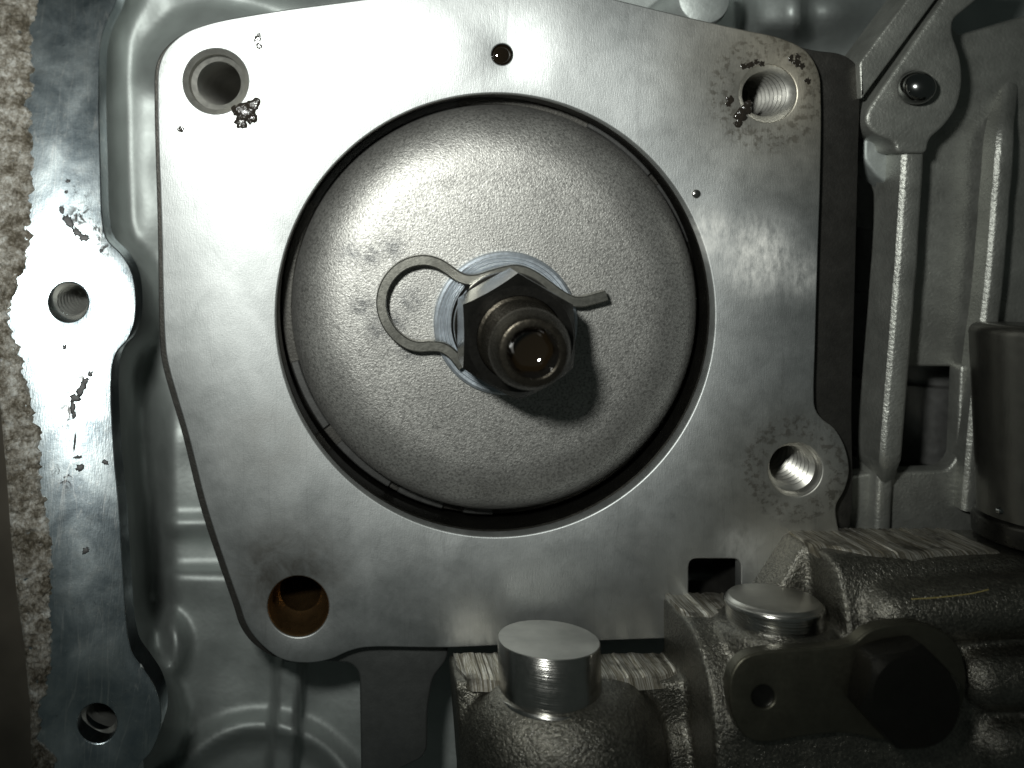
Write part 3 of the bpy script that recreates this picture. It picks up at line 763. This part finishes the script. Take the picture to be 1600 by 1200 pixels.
def pad(poly, y, lift=.02, zdir=True, step=.04, amp=.012):
    """milled face looking along local +y: real saw-tooth tool marks running front to back. poly = [(x0, z0b, z0f), ...] spans"""
    V = []; F = []; k = 0
    (x0, b0, f0), (x1, b1, f1) = poly[0], poly[-1]
    def span(x):
        for (xa, ba, fa), (xc, bc_, fc) in zip(poly, poly[1:]):
            if xa <= x <= xc:
                t = (x-xa)/(xc-xa); return ba+(bc_-ba)*t, fa+(fc-fa)*t
        return poly[-1][1:]
    xs = []; x = x0
    while x < x1: xs.append(x); x += step*(.5+random.random())
    xs.append(x1)
    for i, x in enumerate(xs):
        b, f = span(x); yy = y+lift+amp*random.uniform(-1, 1)
        sk = .0
        V += [Q(x, y-.12, b), Q(x, yy-.015, b), Q(x, yy, b+.03), Q(x, yy, f-.06), Q(x, yy-.02, f), Q(x, y-.14, f+.12)]
    for i in range(len(xs)-1):
        for j in range(5):
            F.append((i*6+j, i*6+j+1, (i+1)*6+j+1, (i+1)*6+j))
    F += [tuple(range(6)), tuple((len(xs)-1)*6+j for j in range(5, -1, -1))]
    return V, F
# note: faces ordered so that the milled side looks along +y
obj('milled_pad', pad([(-.93, .12, .55), (-.80, .10, .98), (-.25, .08, 1.02), (.0, .1, 1.0)], 0, .0), M['pad'], vb, label='bright milled face left of the plain pin', sharp=20)
obj('milled_pad', pad([(1.05, .12, .95), (1.6, .10, .95), (2.0, .1, .9), (2.34, .1, .7)], 0, .0), M['pad'], vb, label='milled face right of the plain pin', sharp=20)
obj('milled_pad', pad([(2.39, .12, .80), (2.5, .03, .96), (2.95, .03, .98), (3.1, .03, .62), (3.60, .03, .55)], Y2, .0, amp=.020), M['pad'], vb, label='ridged milled face left of the chamfered pin', sharp=20)
obj('milled_pad', pad([(4.32, .05, .99), (4.55, .05, 1.0), (4.9, .05, 1.32), (5.6, .05, 1.36), (6.9, .05, 1.25)], Y3, .0), M['pad'], vb, label='long milled face along the upper edge of the valve body', sharp=20)

# pins
def pin(px, py, y, r, h, ch):
    c = top(px, py, y); b = Q(c.x, c.y-h, c.z)
    return b, c
b, c = pin(857, 998, .57, .74, .8, 0)
dowel = thing('dowel_pin', 'plain polished cylindrical pin with a sharp flat end in the lower middle', 'pin', b, 'pins standing on the valve body')
obj('shank', lathe([(.722, .8-.008), (.73, .8-.02), (.73, 0)], b, VY, 96), M['pin'], dowel)
obj('end_face', lathe([(.0005, .80), (.3, .80), (.715, .80), (.722, .792)], b, VY, 96), M['pintop'], dowel)
obj('collar', lathe([(.725, .10), (.79, .09), (.81, .06), (.81, -.05)], b, VY, 96), M['pin'], dowel)
b, c = pin(1208, 933, Y2+.34, .66, .8, 0)
dowel = thing('dowel_pin', 'low chamfered pin with a stepped rim on the ridged valve body edge', 'pin', b, 'pins standing on the valve body')
obj('shank', lathe([(.640, .752), (.665, .742), (.672, .725), (.672, .69), (.655, .675), (.655, 0)], b, VY, 96), M['pin'], dowel)
obj('end_face', lathe([(.0005, .80), (.3, .80), (.59, .80), (.60, .797), (.638, .76), (.642, .752)], b, VY, 96), M['pintop'], dowel)

# locking plate and bolt
ZP = 2.12
lp = [(1140, 1085), (1143, 1055), (1160, 1030), (1190, 1019), (1260, 1014), (1330, 1006), (1360, 985), (1400, 975), (1450, 978), (1490, 1000), (1508, 1040), (1508, 1090), (1490, 1130), (1450, 1155), (1390, 1158), (1320, 1146), (1250, 1152), (1190, 1160), (1163, 1150), (1146, 1120)]
lock = obj('locking_plate', slab(catmull(lp, 5), [circ(1193, 1089, 18, 36)], VO+VZ*(ZP+.10), VZ, .2, .03), M['lockplate'],
           label='dark oval locking plate with a small dimple held by the hexagon bolt', cat='locking plate', loc=VO+VX*4+VZ*ZP)
f = front(1193, 1089, ZP+.10)
obj('dimple', lathe([(.165, -.01), (.15, -.03), (.10, -.05), (.0005, -.055)], Q(f.x, f.y, f.z), VZ, 36), M['darksteel'], lock)
f = front(1424, 1090, ZP+.5)
bolt = thing('hex_bolt', 'hexagon bolt head with painted-in shade in the dark lower right corner', 'bolt', Q(f.x, f.y, ZP+.1))
obj('head', hex_nut(Q(f.x, f.y, ZP+.1), .67, .0, .50, .001, math.radians(12), axis=VZ), M['bolt'], bolt, sharp=25)

# fibre lying on the cast ridge
fb = catmull([Q(*front(x, y, 2.03+k)) for x, y, k in ((1424, 936, .06), (1460, 934, .09), (1490, 931, .10), (1520, 927, .10), (1545, 921, .08))], 5, False)
def thread(c, r):
    V = []; F = []; m = 6
    for i, q in enumerate(c):
        t = (c[min(len(c)-1, i+1)]-c[max(0, i-1)]).normalized(); u, v, _ = frame(t)
        for k in range(m): V.append(q+u*(r*math.cos(k*math.pi/3))+v*(r*math.sin(k*math.pi/3)))
    for i in range(len(c)-1):
        for k in range(m): F.append((i*m+k, i*m+(k+1) % m, (i+1)*m+(k+1) % m, (i+1)*m+k))
    return V, F
obj('fibre', thread(fb, .005), M['fibre'], label='thin yellow fibre lying on the dark cast ridge', cat='fibre', loc=fb[0], sharp=None)

# ------------------------------------------------------------------ steel can at the right edge
cc = P(1672, 820, .55)
can = thing('steel_can', 'dark drawn steel can standing at the right edge above the valve body', 'canister', cc)
R3 = 1.16
can_p = [(.001, 2.95), (.9, 2.95)]+arc_prof(R3-.16, 2.79, .16, 90, 0, 8)+[(R3, 2.6), (R3, .12), (R3+.01, .06)]
AX = Vector((0.03, .993, -.11))
obj('shell', lathe(can_p, cc, AX, 96), M['can'], can)
obj('base_ring', lathe([(R3-.02, .10), (R3+.05, .06), (R3+.08, .0), (R3+.08, -.25)], cc, AX, 96), M['darksteel'], can)
d0 = P(1562, 798, 1.42)
obj('rivet', lathe([(.0005, .05), (.03, .04), (.05, .0)], d0, (-.2, .3, 1), 16), M['ball'], can)
